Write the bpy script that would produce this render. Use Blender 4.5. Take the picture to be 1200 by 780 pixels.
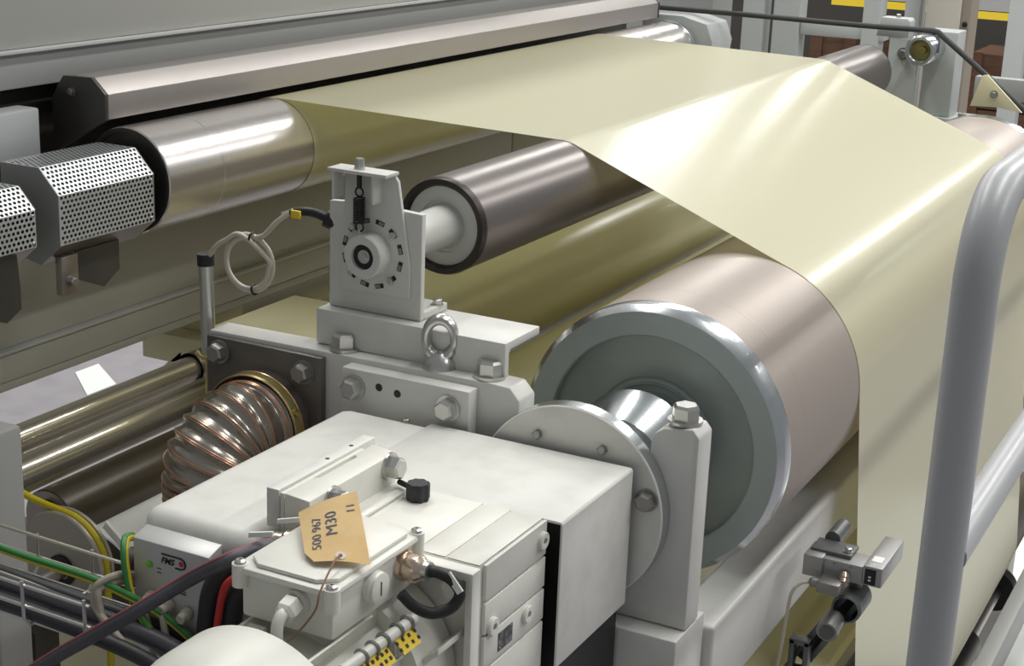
import bpy, bmesh, math, random
from mathutils import Vector, Matrix
random.seed(4)
D = bpy.data
scene = bpy.context.scene
C = scene.collection
for o in list(D.objects): D.objects.remove(o)

# ------------------------------------------------------------------ camera
YAW, PITCH, ROLL, FPX = math.radians(27.05), math.radians(16.81), math.radians(2.23), 1880.0
fwd = Vector((-math.sin(YAW)*math.cos(PITCH), math.cos(YAW)*math.cos(PITCH), -math.sin(PITCH)))
r0 = Vector((math.cos(YAW), math.sin(YAW), 0)); u0 = r0.cross(fwd)
rv = math.cos(ROLL)*r0 + math.sin(ROLL)*u0; uv = -math.sin(ROLL)*r0 + math.cos(ROLL)*u0
cam = D.cameras.new('camera'); cam.sensor_width = 36.0; cam.lens = FPX/1200*36.0; cam.clip_start = .05; cam.clip_end = 100
camo = D.objects.new('camera', cam); C.objects.link(camo)
camo.matrix_world = Matrix(((rv.x, uv.x, -fwd.x, 0), (rv.y, uv.y, -fwd.y, 0), (rv.z, uv.z, -fwd.z, 1.75), (0, 0, 0, 1)))
scene.camera = camo

# ------------------------------------------------------------------ world, lamps, exposure
w = D.worlds.new('hall'); scene.world = w; w.use_nodes = True
w.node_tree.nodes['Background'].inputs[0].default_value = (.93, .97, 1, 1)
w.node_tree.nodes['Background'].inputs[1].default_value = .25
LAMPS = [(lx, ly) for lx in (-6.0, -2.8, .4, 3.6) for ly in (3.2, 7.6, 12.0, 16.4)]
for i, (lx, ly) in enumerate(LAMPS):
    l = D.lights.new('hall_lamp', 'AREA'); l.shape = 'RECTANGLE'; l.size = .35; l.size_y = 3.2
    l.energy = 104; l.color = (1, .99, .96)
    lo = D.objects.new('hall_lamp', l); C.objects.link(lo); lo.location = (lx, ly, 5.2)
vs = scene.view_settings
vs.view_transform = 'Standard'; vs.look = 'None'; vs.exposure = .0; vs.gamma = 1; vs.use_curve_mapping = False

# ------------------------------------------------------------------ materials
def lin(c):
    return tuple((v/255/12.92 if v/255 <= .04045 else ((v/255+.055)/1.055)**2.4) for v in c) + (1,)
MAT = {}
def mat(name, rgb, rough=.5, metal=0., var=0., vscale=8., bump=0., bscale=(60, 60, 60), spec=.5, coat=0., dirt=None, stretch=(1, 1, 1)):
    m = D.materials.new(name); m.use_nodes = True; nt = m.node_tree; b = nt.nodes['Principled BSDF']
    b.inputs['Base Color'].default_value = lin(rgb); b.inputs['Roughness'].default_value = rough
    b.inputs['Metallic'].default_value = metal; b.inputs['Specular IOR Level'].default_value = spec
    b.inputs['Coat Weight'].default_value = coat
    tc = nt.nodes.new('ShaderNodeTexCoord')
    if var:
        mp = nt.nodes.new('ShaderNodeMapping'); mp.inputs['Scale'].default_value = stretch
        n = nt.nodes.new('ShaderNodeTexNoise'); n.inputs['Scale'].default_value = vscale; n.inputs['Detail'].default_value = 5
        mx = nt.nodes.new('ShaderNodeMix'); mx.data_type = 'RGBA'
        nt.links.new(tc.outputs['Object'], mp.inputs['Vector']); nt.links.new(mp.outputs[0], n.inputs['Vector'])
        dc = dirt or tuple(v*(1-var) for v in rgb)
        mx.inputs[6].default_value = lin(rgb); mx.inputs[7].default_value = lin(dc)
        cr = nt.nodes.new('ShaderNodeMapRange'); cr.inputs[1].default_value = .45; cr.inputs[2].default_value = .75
        nt.links.new(n.outputs[0], cr.inputs[0]); nt.links.new(cr.outputs[0], mx.inputs[0])
        nt.links.new(mx.outputs[2], b.inputs['Base Color'])
    if bump:
        mp = nt.nodes.new('ShaderNodeMapping'); mp.inputs['Scale'].default_value = bscale
        n = nt.nodes.new('ShaderNodeTexNoise'); n.inputs['Scale'].default_value = 1; n.inputs['Detail'].default_value = 4
        bp = nt.nodes.new('ShaderNodeBump'); bp.inputs['Strength'].default_value = bump; bp.inputs['Distance'].default_value = .002
        nt.links.new(tc.outputs['Object'], mp.inputs['Vector']); nt.links.new(mp.outputs[0], n.inputs['Vector'])
        nt.links.new(n.outputs[0], bp.inputs['Height']); nt.links.new(bp.outputs[0], b.inputs['Normal'])
    MAT[name] = m
    return m
mat('paint', (208, 207, 202), .40, var=.10, vscale=20, dirt=(201, 200, 194), bump=.06, bscale=(350, 350, 350))
mat('paint_dirty', (220, 219, 213), .42, var=.2, vscale=30, dirt=(210, 209, 202), bump=.05, bscale=(300, 300, 300))
mat('gear_paint', (226, 225, 216), .38, var=.12, vscale=18, dirt=(217, 215, 206))
mat('sensor_paint', (200, 200, 194), .45)
mat('hood_paint', (176, 176, 172), .45, bump=.04, bscale=(250, 250, 250))
mat('hood_grey', (158, 158, 156), .45)
mat('hood_light', (196, 196, 194), .35)
mat('hood_bounce_tint', (188, 186, 172), .42)  # grey hood paint tinted olive in place of light bounced off the film
mat('rail_paint', (180, 181, 183), .36)
mat('steel', (168, 162, 156), .36, 1., bump=.05, bscale=(40, 700, 40))
mat('brushed', (178, 172, 168), .42, .6, bump=.04, bscale=(6, 6, 500))
mat('chrome', (208, 203, 199), .27, .85, bump=.015, bscale=(3, 300, 3))
mat('chrome_dark', (88, 80, 68), .42, .5)
mat('warm_chrome', (196, 190, 174), .20, .75)
mat('dark_roller', (126, 120, 117), .32, .6)
mat('dark_rim', (62, 57, 55), .4, .6)
mat('coated', (176, 165, 156), .40, .25)
mat('aluminium', (212, 217, 219), .24, 1., bump=.03, bscale=(200, 200, 200))
mat('zinc_face', (168, 177, 175), .38, .35, var=.12, vscale=6)
mat('zinc_inner', (152, 160, 155), .34, .4, var=.18, vscale=4)
mat('perforated', (206, 210, 210), .35, .6)
mat('bolt', (196, 196, 192), .28, .9)
mat('bolt_dull', (150, 149, 146), .4, .8)
mat('plate_brown', (112, 107, 102), .42, .55, var=.2, vscale=9)
mat('dark_steel', (86, 84, 80), .4, .6, var=.15)
mat('duct_steel', (158, 152, 142), .24, .85)
mat('dark_brown', (70, 61, 47), .34, .2)
mat('pulley_face', (176, 172, 160), .35, .4)
mat('copper', (204, 158, 132), .28, .9)
mat('clamp_brass', (182, 168, 108), .3, .8, var=.25, vscale=30, dirt=(130, 150, 90))
mat('brass', (212, 194, 176), .2, .9)
mat('black', (26, 26, 27), .5)
mat('rubber', (40, 40, 42), .55)
mat('cable_grey', (74, 74, 80), .45)
mat('cable_black', (44, 44, 48), .5)
mat('cable_beige', (196, 188, 172), .45)
mat('cable_dun', (168, 160, 146), .5)
mat('red', (196, 50, 48), .45)
mat('pink_stripe', (158, 92, 100), .5)
mat('green', (48, 118, 56), .45)
mat('yellow', (206, 188, 40), .45)
mat('yellow_label', (226, 196, 50), .5)
mat('paper', (214, 184, 132), .75, var=.1, vscale=25, dirt=(202, 168, 112))
mat('ink', (70, 84, 104), .7)
mat('string', (140, 112, 88), .8)
mat('white', (236, 236, 230), .5)
mat('cream', (214, 208, 170), .45)
mat('orange', (226, 110, 40), .5)
mat('led', (120, 200, 60), .3)
mat('logo_black', (28, 28, 28), .5)
mat('nameplate', (70, 72, 72), .4, .5, var=.5, vscale=120, dirt=(150, 150, 150))
mat('gunmetal', (112, 114, 114), .42, .4, var=.2, vscale=40)
mat('sensor_alu', (166, 166, 164), .4, .6)
mat('amp_case', (192, 192, 190), .4, .3)
mat('floor_mat', (150, 146, 150), .4, var=.08)
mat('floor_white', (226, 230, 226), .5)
mat('hall_dark', (66, 63, 60), .7, var=.15, vscale=.6)
mat('frame_grey', (186, 190, 188), .4)
mat('frame_cream', (206, 200, 188), .45)
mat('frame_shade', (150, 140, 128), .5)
mat('wood', (88, 60, 40), .7, var=.35, vscale=6, stretch=(1, 1, 6), dirt=(62, 42, 28))
mat('belt_dark', (62, 62, 62), .6)

def film_mat():
    m = D.materials.new('film'); m.use_nodes = True; nt = m.node_tree; b = nt.nodes['Principled BSDF']
    b.inputs['Base Color'].default_value = lin((241, 238, 208)); b.inputs['Roughness'].default_value = .34
    b.inputs['Specular IOR Level'].default_value = .5; b.inputs['Coat Weight'].default_value = .45; b.inputs['Coat Roughness'].default_value = .16
    tc = nt.nodes.new('ShaderNodeTexCoord')
    mp = nt.nodes.new('ShaderNodeMapping'); mp.inputs['Scale'].default_value = (.7, 110, .7)
    n = nt.nodes.new('ShaderNodeTexNoise'); n.inputs['Scale'].default_value = 1; n.inputs['Detail'].default_value = 3
    bp = nt.nodes.new('ShaderNodeBump'); bp.inputs['Strength'].default_value = .16; bp.inputs['Distance'].default_value = .002
    nt.links.new(tc.outputs['Object'], mp.inputs['Vector']); nt.links.new(mp.outputs[0], n.inputs['Vector'])
    nt.links.new(n.outputs[0], bp.inputs['Height']); nt.links.new(bp.outputs[0], b.inputs['Normal']); nt.links.new(bp.outputs[0], b.inputs['Coat Normal'])
    t = nt.nodes.new('ShaderNodeBsdfTranslucent'); t.inputs[0].default_value = lin((222, 216, 172))
    mx = nt.nodes.new('ShaderNodeMixShader'); mx.inputs[0].default_value = .36
    out = nt.nodes['Material Output']
    nt.links.new(b.outputs[0], mx.inputs[1]); nt.links.new(t.outputs[0], mx.inputs[2]); nt.links.new(mx.outputs[0], out.inputs[0])
    MAT['film'] = m
film_mat()
mat('shaded_film_wrap', (204, 200, 166), .26, spec=.6)  # film colour darkened to olive so wraps and drums look shaded

# ------------------------------------------------------------------ mesh helpers
def basis(d):
    d = Vector(d).normalized(); a = Vector((0, 0, 1)) if abs(d.z) < .9 else Vector((1, 0, 0))
    u = d.cross(a).normalized(); return d, u, d.cross(u).normalized()
def smooth_path(pts, n=8):
    pts = [Vector(p) for p in pts]
    if len(pts) < 3: return pts
    out = []; P = [2*pts[0]-pts[1]] + pts + [2*pts[-1]-pts[-2]]
    for i in range(1, len(P)-2):
        a, b, c, d = P[i-1], P[i], P[i+1], P[i+2]
        for k in range(n):
            t = k/n
            out.append(.5*((2*b) + (c-a)*t + (2*a-5*b+4*c-d)*t*t + (3*b-a-3*c+d)*t**3))
    out.append(pts[-1]); return out
class MB:
    def __init__(s): s.v = []; s.f = []
    def add(s, vs, fs):
        k = len(s.v); s.v += [Vector(p) for p in vs]; s.f += [tuple(i+k for i in f) for f in fs]; return s
    def box(s, x0, x1, y0, y1, z0, z1):
        return s.add([(x, y, z) for x in (x0, x1) for y in (y0, y1) for z in (z0, z1)],
                     [(0, 1, 3, 2), (4, 6, 7, 5), (0, 4, 5, 1), (2, 3, 7, 6), (0, 2, 6, 4), (1, 5, 7, 3)])
    def obox(s, c, ax, ay, az):      # centre and three half-axis vectors
        c, ax, ay, az = map(Vector, (c, ax, ay, az))
        return s.add([c+i*ax+j*ay+k*az for i in (-1, 1) for j in (-1, 1) for k in (-1, 1)],
                     [(0, 1, 3, 2), (4, 6, 7, 5), (0, 4, 5, 1), (2, 3, 7, 6), (0, 2, 6, 4), (1, 5, 7, 3)])
    def prism(s, poly, axis, a0, a1):
        n = len(poly)
        def p(q, a): return {'y': (q[0], a, q[1]), 'x': (a, q[0], q[1]), 'z': (q[0], q[1], a)}[axis]
        return s.add([p(q, a0) for q in poly] + [p(q, a1) for q in poly],
                     [tuple(range(n)), tuple(range(2*n-1, n-1, -1))] + [(i, i+n, (i+1) % n+n, (i+1) % n) for i in range(n)])
    def lathe(s, o, d, prof, n=48, ph=0.):     # prof: (t along d, radius)
        o = Vector(o); d, u, v = basis(d); vs = []; fs = []
        for t, r in prof:
            for i in range(n):
                a = 2*math.pi*i/n+ph; vs.append(o + d*t + (u*math.cos(a)+v*math.sin(a))*max(r, 1e-5))
        for j in range(len(prof)-1):
            for i in range(n): fs.append((j*n+i, j*n+(i+1) % n, (j+1)*n+(i+1) % n, (j+1)*n+i))
        return s.add(vs, fs)
    def cyl(s, a, b, r, n=24, r2=None):
        a = Vector(a); b = Vector(b); L = (b-a).length; r2 = r if r2 is None else r2
        return s.lathe(a, b-a, [(0, 0), (0, r), (L, r2), (L, 0)], n)
    def tube(s, pts, r, n=10, sm=8, closed=False):
        pts = smooth_path(pts, sm) if sm else [Vector(p) for p in pts]
        vs = []; fs = []; d, u, v = basis(pts[1]-pts[0]); m = len(pts)
        for i, p in enumerate(pts):
            t = (pts[min(i+1, m-1)]-pts[max(i-1, 0)]).normalized()
            u = (u - t*u.dot(t)).normalized(); v = t.cross(u)
            rr = r(i/(m-1)) if callable(r) else r
            for k in range(n):
                a = 2*math.pi*k/n; vs.append(p + (u*math.cos(a)+v*math.sin(a))*rr)
        for i in range(m-1):
            for k in range(n): fs.append((i*n+k, i*n+(k+1) % n, (i+1)*n+(k+1) % n, (i+1)*n+k))
        fs += [tuple(range(n-1, -1, -1)), tuple((m-1)*n+k for k in range(n))]
        return s.add(vs, fs)
    def torus(s, c, d, R, r, n=40, m=8):
        c = Vector(c); d, u, v = basis(d); vs = []; fs = []
        for i in range(n):
            a = 2*math.pi*i/n; e = u*math.cos(a)+v*math.sin(a)
            for k in range(m):
                b = 2*math.pi*k/m; vs.append(c + e*(R+r*math.cos(b)) + d*(r*math.sin(b)))
        for i in range(n):
            for k in range(m): fs.append((i*m+k, ((i+1) % n)*m+k, ((i+1) % n)*m+(k+1) % m, i*m+(k+1) % m))
        return s.add(vs, fs)
    def mesh(s, name, m, bev=0, off=Vector((0, 0, 0)), seg=2, ang=32):
        me = D.meshes.new(name); me.from_pydata([p-off for p in s.v], [], s.f)
        bm = bmesh.new(); bm.from_mesh(me)
        bmesh.ops.recalc_face_normals(bm, faces=bm.faces)
        if bev:
            es = [e for e in bm.edges if len(e.link_faces) == 2 and e.calc_face_angle(0) > math.radians(30)]
            bmesh.ops.bevel(bm, geom=es, offset=bev, segments=seg, affect='EDGES', clamp_overlap=True, profile=.5)
        for f in bm.faces: f.smooth = True
        for e in bm.edges:
            if len(e.link_faces) == 2 and e.calc_face_angle(0) > math.radians(ang): e.smooth = False
        bm.to_mesh(me); bm.free()
        me.materials.append(MAT[m]); return me
    def build(s, name, m, parent=None, bev=0, seg=2, ang=32):
        if parent is not None:
            off = world_off(parent)
            o = D.objects.new(name, s.mesh(name, m, bev, off, seg, ang)); C.objects.link(o); o.parent = parent; return o
        xs = [p.x for p in s.v]; ys = [p.y for p in s.v]; zs = [p.z for p in s.v]
        off = Vector(((min(xs)+max(xs))/2, (min(ys)+max(ys))/2, min(zs)))
        o = D.objects.new(name, s.mesh(name, m, bev, off, seg, ang)); C.objects.link(o); o.location = off; return o
def world_off(o):
    v = Vector((0, 0, 0))
    while o is not None: v = v + o.location; o = o.parent
    return v
def tag(o, label, cat, group=None):
    o['label'] = label; o['category'] = cat
    if group: o['group'] = group
    return o
def thing(name, loc, label, cat, group=None):
    o = D.objects.new(name, None); C.objects.link(o); o.location = loc; o.empty_display_size = .02
    return tag(o, label, cat, group)
def struct(o): o['kind'] = 'structure'; return o
BOLTS = {}
def place(me, name, parent, pos, d, spin=0.):
    o = D.objects.new(name, me); C.objects.link(o); o.parent = parent
    o.location = Vector(pos) - world_off(parent)
    o.rotation_euler = Vector(d).to_track_quat('Z', 'Y').to_euler() if not spin else (Vector(d).to_track_quat('Z', 'Y') @ Matrix.Rotation(spin, 3, 'Z').to_quaternion()).to_euler()
    return o
def bolt(parent, pos, d, af=.030, m='bolt', spin=.3, washer=True, name='bolt', h=None):
    key = (round(af, 4), m, washer, h)
    if key not in BOLTS:
        b = MB(); t = .12*af if washer else 0; R = af/math.sqrt(3); H = h or .62*af
        if washer: b.lathe((0, 0, 0), (0, 0, 1), [(0, 0), (0, af*.72), (t, af*.72), (t, 0)], 24)
        b.lathe((0, 0, 0), (0, 0, 1), [(t, R), (t+H*.82, R), (t+H, R*.80), (t+H, 0)], 6)
        BOLTS[key] = b.mesh('bolt', m)
    return place(BOLTS[key], name, parent, pos, d, spin)
def screw(parent, pos, d, r=.006, m='bolt_dull', name='screw'):
    key = ('s', r, m)
    if key not in BOLTS:
        b = MB(); b.lathe((0, 0, 0), (0, 0, 1), [(0, r), (r*.45, r*.95), (r*.7, r*.6), (r*.7, r*.32), (r*.35, r*.3), (r*.35, 0)], 14)
        BOLTS[key] = b.mesh('screw', m)
    return place(BOLTS[key], name, parent, pos, d)
def text_polys(s, size, bold=0.):      # flat triangulated lettering as (verts2d, faces)
    cu = D.curves.new('lettering', 'FONT'); cu.body = s; cu.size = size; cu.resolution_u = 3; cu.offset = bold*size
    o = D.objects.new('lettering', cu); C.objects.link(o)
    dg = bpy.context.evaluated_depsgraph_get(); dg.update()
    me = D.meshes.new_from_object(o.evaluated_get(dg))
    vs = [tuple(v.co[:2]) for v in me.vertices]; fs = [tuple(p.vertices) for p in me.polygons]
    D.objects.remove(o); D.curves.remove(cu); D.meshes.remove(me)
    return vs, fs

Y0, Y1 = 2.37, 3.79            # the two edges of the film
# ================================================================== SETTING
FZ = -.40
struct(MB().box(-9, 7, -4, 20.2, FZ-.1, FZ).build('floor', 'floor_mat'))
struct(MB().box(-9, 7, 20.0, 20.2, FZ, 6).build('wall_back', 'hall_dark'))

# ================================================================== FILM
R1 = (-1.71, 1.215, .087); R2 = (-1.134, 1.219, .0722); R3 = (-.797, .948, .200); R5 = (-.620, .164, .090)
T = .0012
def arc(c, a0, a1, n): return [(c[0]+(c[2]+T)*math.cos(math.radians(a0+(a1-a0)*i/n)), c[1]+(c[2]+T)*math.sin(math.radians(a0+(a1-a0)*i/n))) for i in range(n+1)]
def tang(a, b):      # outer tangent angle (upper side) between two rollers
    dx, dz = b[0]-a[0], b[1]-a[1]; L = math.hypot(dx, dz)
    return math.degrees(math.atan2(dz, dx)) + math.degrees(math.acos((a[2]-b[2])/L))
t12 = tang(R1, R2); t23 = tang(R2, R3)
path = arc(R1, 180, t12, 12) + arc(R2, t12, t23, 12) + arc(R3, t23, 4.85, 20) + arc(R5, 4.85, -90, 14) + [(-1.3, R5[1]-R5[2]-T)]
def sheet(path, y0, y1, ny):
    b = MB(); n = len(path); vs = []; fs = []
    for j in range(ny+1):
        for x, z in path: vs.append((x, y0+(y1-y0)*j/ny, z))
    for j in range(ny):
        for i in range(n-1): fs.append((j*n+i, j*n+i+1, (j+1)*n+i+1, (j+1)*n+i))
    return b.add(vs, fs)
web = thing('plastic_film', (-1.1, 3.08, 1.29), 'wide cream plastic film stretched over the rollers and down the front', 'film')
sheet(path, Y0, Y1, 6).build('film_sheet', 'film', web, ang=60)
wr = sheet(arc((R1[0], R1[1], R1[2]-.0004), -150, t12-2, 40), Y0, Y1, 2).build('shaded_film_wrap', 'shaded_film_wrap', web, ang=60)  # extra sheet added on the roller front in the shaded film colour
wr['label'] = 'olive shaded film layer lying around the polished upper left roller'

# ================================================================== ROLLERS
def roller(name, c, ya, yb, m, label, group=None, endm='steel', rim=None, jr=.03, jl=.12, bore=.7):
    x, z, r = c
    t = thing(name, (x, (ya+yb)/2, z-r), label, 'roller', group)
    MB().lathe((x, ya, z), (0, 1, 0), [(0, r-.002), (.002, r), (yb-ya-.002, r), (yb-ya, r-.002)], 96).build('shell', m, t)
    for y, s in ((ya, -1), (yb, 1)):
        MB().lathe((x, y, z), (0, s, 0), [(0, r-.002), (0, r*bore), (-.006, r*bore), (-.006, 0)], 64).build('end_face', endm, t)
        MB().lathe((x, y-.006*s, z), (0, s, 0), [(0, jr), (jl, jr), (jl, 0)], 32).build('journal', endm, t)
    return t
# polished roller
t = roller('steel_roller', R1, 1.97, 4.25, 'chrome', 'polished steel roller at upper left, left end bare', endm='dark_steel', jr=.04, jl=.1, bore=.9)
MB().lathe((R1[0], 2.11, R1[1]), (0, 1, 0), [(0, R1[2]), (.0005, R1[2]+.0006), (.0025, R1[2]+.0006), (.003, R1[2])], 96).build('scribed_ring', 'aluminium', t)
# dark roller
x, z, r = R2
t = thing('guide_roller', (x, 3.1, z-r), 'dark grey guide roller under the film behind the sensor stand', 'roller')
MB().lathe((x, 1.99, z), (0, 1, 0), [(0, r-.001), (.003, r), (2.21, r), (2.213, r-.003)], 96).build('shell', 'dark_roller', t)
MB().lathe((x, 1.978, z), (0, 1, 0), [(.02, r*.80), (.004, r*.82), (0, r*.86), (0, r*.97), (.006, r+.0004), (.012, r)], 72).build('rim', 'dark_rim', t)
MB().lathe((x, 1.99, z), (0, -1, 0), [(0, r*.84), (.003, r*.82), (.003, r*.55), (.001, .040), (.002, 0)], 64).build('end_face', 'sensor_paint', t)
MB().lathe((x, 1.99, z), (0, -1, 0), [(-.002, .036), (.01, .031), (.10, .028), (.16, .028), (.16, 0)], 40).build('journal', 'sensor_paint', t)
MB().lathe((x, 4.203, z), (0, 1, 0), [(0, r), (0, r*.3), (.10, r*.3), (.10, 0)], 48).build('end_face', 'dark_steel', t)
# big coated roller
x, z, r = R3
t = thing('coated_roller', (x, 3.1, z-r), 'large pinkish grey roller with aluminium end ring behind the post', 'roller')
MB().lathe((x, 2.034, z), (0, 1, 0), [(0, r-.0006), (.001, r), (2.066, r), (2.071, r-.004)], 144).build('shell', 'coated', t)
MB().lathe((x, 2.0, z), (0, 1, 0), [(0, r-.009), (.009, r-.0005), (.010, r), (.033, r+.0003), (.034, r-.001)], 144).build('end_ring', 'aluminium', t)
MB().lathe((x, 2.0, z), (0, 1, 0), [(0, r-.009), (0, .158), (.0015, .156), (.018, .156)], 144).build('end_flange', 'zinc_face', t)
MB().lathe((x, 2.016, z), (0, -1, 0), [(0, .157), (0, .093), (.004, .091), (.006, .088), (.006, .083), (.001, .080), (0, .05)], 144).build('recessed_face', 'zinc_inner', t)
MB().lathe((x, 2.016, z), (0, -1, 0), [(0, .072), (.052, .072), (.056, .0895), (.060, .0905), (.128, .066), (.130, .060), (.135, .060)], 96).build('hub_cone', 'aluminium', t)
MB().lathe((x, 1.885, z), (0, -1, 0), [(0, .069), (.003, .072), (.022, .072), (.025, .069), (.025, .045), (.14, .045), (.14, 0)], 96).build('collar', 'aluminium', t)
MB().lathe((x, 4.105, z), (0, 1, 0), [(0, r-.004), (.02, r+.0004), (.045, r), (.05, r-.004), (.05, 0)], 96).build('far_end_ring', 'aluminium', t)
MB().lathe((x, 2.105, z), (0, 1, 0), [(0, r), (.0005, r+.0004), (.0025, r+.0004), (.003, r)], 144).build('scribed_ring', 'coated', t)
# lower turning roller
roller('turning_roller', R5, 2.25, 4.1, 'chrome_dark', 'low roller where the hanging film turns under the machine', endm='steel', jl=.05)
# drum carrying film behind
roller('film_drum', (-1.51, .860, .132), 2.38, 4.2, 'shaded_film_wrap', 'film covered drum in shaded olive below the dark guide roller', endm='cream')
roller('return_drum', (-1.25, .68, .168), 2.25, 4.1, 'shaded_film_wrap', 'film covered drum in shaded olive just visible left of the big roller', endm='cream', jl=.05)
# left row of small rollers
roller('idler_roller', (-1.772, .824, .0235), 1.45, 2.20, 'warm_chrome', 'slim shiny roller highest in the left row', 'rollers left of the duct')
roller('idler_roller', (-1.695, .806, .0300), 1.45, 2.20, 'warm_chrome', 'slim shiny roller with the brightest reflection, second in the left row', 'rollers left of the duct')
roller('idler_roller', (-1.594, .773, .047), 1.64, 2.20, 'dark_brown', 'dark brown roller, third in the left row', 'rollers left of the duct', jl=.02)
roller('idler_roller', (-1.517, .690, .074), 1.655, 2.20, 'white', 'whitish roller under the dark one beside the pulley disc', 'rollers left of the duct', jl=.02)

# ================================================================== MACHINE HOOD
h = thing('machine_hood', (-2.0, 3.0, .86), 'grey machine hood wall behind the upper left roller', 'machine')
MB().box(-2.3, -1.850, .6, 4.35, 1.420, 2.4).build('upper_panel', 'hood_paint', h, .002)
MB().box(-2.3, -1.842, .6, 4.35, 1.4135, 1.4195).build('lip', 'hood_light', h, .001)
MB().box(-2.3, -1.853, .6, 4.35, 1.358, 1.413).build('band', 'hood_grey', h, .002)
MB().box(-2.3, -1.90, .6, 4.35, 1.20, 1.357).build('recess_panel', 'dark_steel', h)
MB().box(-2.3, -1.870, .6, 3.62, .936, 1.199).build('lower_panel', 'hood_bounce_tint', h, .002)
MB().box(-2.3, -1.870, 3.626, 4.35, .936, 1.199).build('lower_panel', 'hood_bounce_tint', h, .002)
MB().box(-2.3, -1.858, .6, 4.35, .9295, .9355).build('ledge', 'hood_light', h, .001)
MB().box(-2.3, -1.866, .6, 4.35, .880, .929).build('lower_band', 'hood_bounce_tint', h, .002)
MB().box(-2.3, -1.8665, .6, 4.35, .865, .879).build('bottom_flange', 'hood_bounce_tint', h, .001)
# small grey box by the hood
tag(MB().box(-1.845, -1.80, 1.2, 1.875, 1.258, 1.335).build('panel_box', 'rail_paint', None, .004), 'plain light grey box below the hood at the left edge', 'box')

# guard bar over the roller
g = thing('roller_guard', (-1.78, 3.0, 1.25), 'long brushed steel guard rail along the hood with a chamfered end plate', 'guard')
MB().prism([(-1.732, 1.3137), (-1.729, 1.3137), (-1.729, 1.3535), (-1.7545, 1.378), (-1.800, 1.378), (-1.800, 1.375), (-1.756, 1.375), (-1.732, 1.352)], 'y', 1.952, 4.2).build('rail', 'brushed', g, .0008)
MB().prism([(-1.8228, 1.3638), (-1.8132, 1.3765), (-1.7543, 1.3785), (-1.7275, 1.3545), (-1.7275, 1.3130), (-1.8381, 1.25), (-1.8381, 1.34)], 'y', 1.944, 1.952).build('end_plate', 'dark_steel', g, .0008)
MB().prism([(-1.8228, 1.3638), (-1.8132, 1.3765), (-1.7543, 1.3785), (-1.7275, 1.3545), (-1.7275, 1.3130), (-1.80, 1.31)], 'y', 4.2, 4.208).build('end_plate', 'dark_steel', g, .0008)
MB().box(-1.852, -1.79, 1.97, 4.2, 1.30, 1.356).build('backing', 'dark_steel', g)
bolt(g, (-1.795, 1.944, 1.353), (0, -1, 0), .010, 'bolt_dull')

# perforated covers
def perf_panel(b, o, u, v, nu, nv, r=.34):
    o, u, v = map(Vector, (o, u, v)); du = u/nu; dv = v/nv
    for j in range(nv):
        sh = .5 if j % 2 else 0.
        for i in range(-1 if sh else 0, nu):
            a = max(0., i+sh); e = min(nu, i+1+sh)
            c = o + dv*j + du*a; cu = du*(e-a)
            if e-a < .9:
                b.add([c, c+cu, c+cu+dv, c+dv], [(0, 1, 2, 3)]); continue
            q = [(0, 0), (.5, 0), (1, 0), (1, .5), (1, 1), (.5, 1), (0, 1), (0, .5)]
            outer = [c+cu*p+dv*s for p, s in q]
            inner = [c+cu*(.5+r*math.cos(math.atan2(s-.5, p-.5)))+dv*(.5+r*math.sin(math.atan2(s-.5, p-.5))) for p, s in q]
            b.add(outer+inner, [(k, (k+1) % 8, 8+(k+1) % 8, 8+k) for k in range(8)])
def perf_cover(loc, label, xf, zt, zb, ya, yb, top, ch):
    t = thing('perforated_cover', (xf-.06, (ya+yb)/2, zb-.05), label, 'cover', 'perforated covers at the roller end')
    prof = [(xf-ch-top, zt), (xf-ch, zt), (xf, zt-ch*1.05), (xf, zb), (xf-ch*1.1, zb-ch*.95)]     # (x,z) outline
    names = ['top', 'slope', 'front', 'under']
    for (x0, z0), (x1, z1), n in zip(prof, prof[1:], names):
        L = math.hypot(x1-x0, z1-z0)
        if n == 'under':
            MB().add([(x0, ya, z0), (x0, yb, z0), (x1, yb, z1), (x1, ya, z1)], [(0, 1, 2, 3)]).build('folded_edge', 'steel', t); continue
        b = MB(); perf_panel(b, (x0, ya, z0), (0, yb-ya, 0), (x1-x0, 0, z1-z0), max(4, round((yb-ya)/.0088)), max(2, round(L/.0076)))
        p = b.build('perforated_panel', 'perforated', t)
    back = [(prof[0][0], zt), (xf-ch, zt), (xf, zt-ch*1.05), (xf, zb), (xf-ch*1.1, zb-ch*.95), (prof[0][0], zb-.02)]
    MB().prism(back, 'y', ya-.002, ya).build('end_plate', 'hood_grey', t)
    MB().prism(back, 'y', yb, yb+.002).build('end_plate', 'dark_steel', t)
    MB().box(prof[0][0]+.006, xf-ch-.004, ya+.01, yb-.01, zb-.01, zt-.02).build('inner_drive', 'black', t)
    for zz in (zt-ch*1.05-.008, zb+.006): screw(t, (xf, yb-.006, zz), (1, 0, 0), .0028, 'bolt')
    return t
t1 = perf_cover(None, 'perforated bright metal cover right beside the polished roller end', -1.640, 1.276, 1.163, 1.74, 1.95, .075, .036)
t2 = perf_cover(None, 'perforated metal cover cut off by the left picture edge', -1.640, 1.258, 1.172, 1.30, 1.69, .075, .03)
MB().prism([(1.795, 1.140), (1.892, 1.140), (1.892, 1.093), (1.855, 1.072), (1.797, 1.096)], 'x', -1.668, -1.664).build('skirt', 'dark_steel', t1)
MB().box(-1.668, -1.655, 1.755, 1.79, 1.08, 1.14).build('lug', 'steel', t1, .001)
bolt(t1, (-1.655, 1.772, 1.10), (1, 0, 0), .012, 'bolt_dull')
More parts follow.
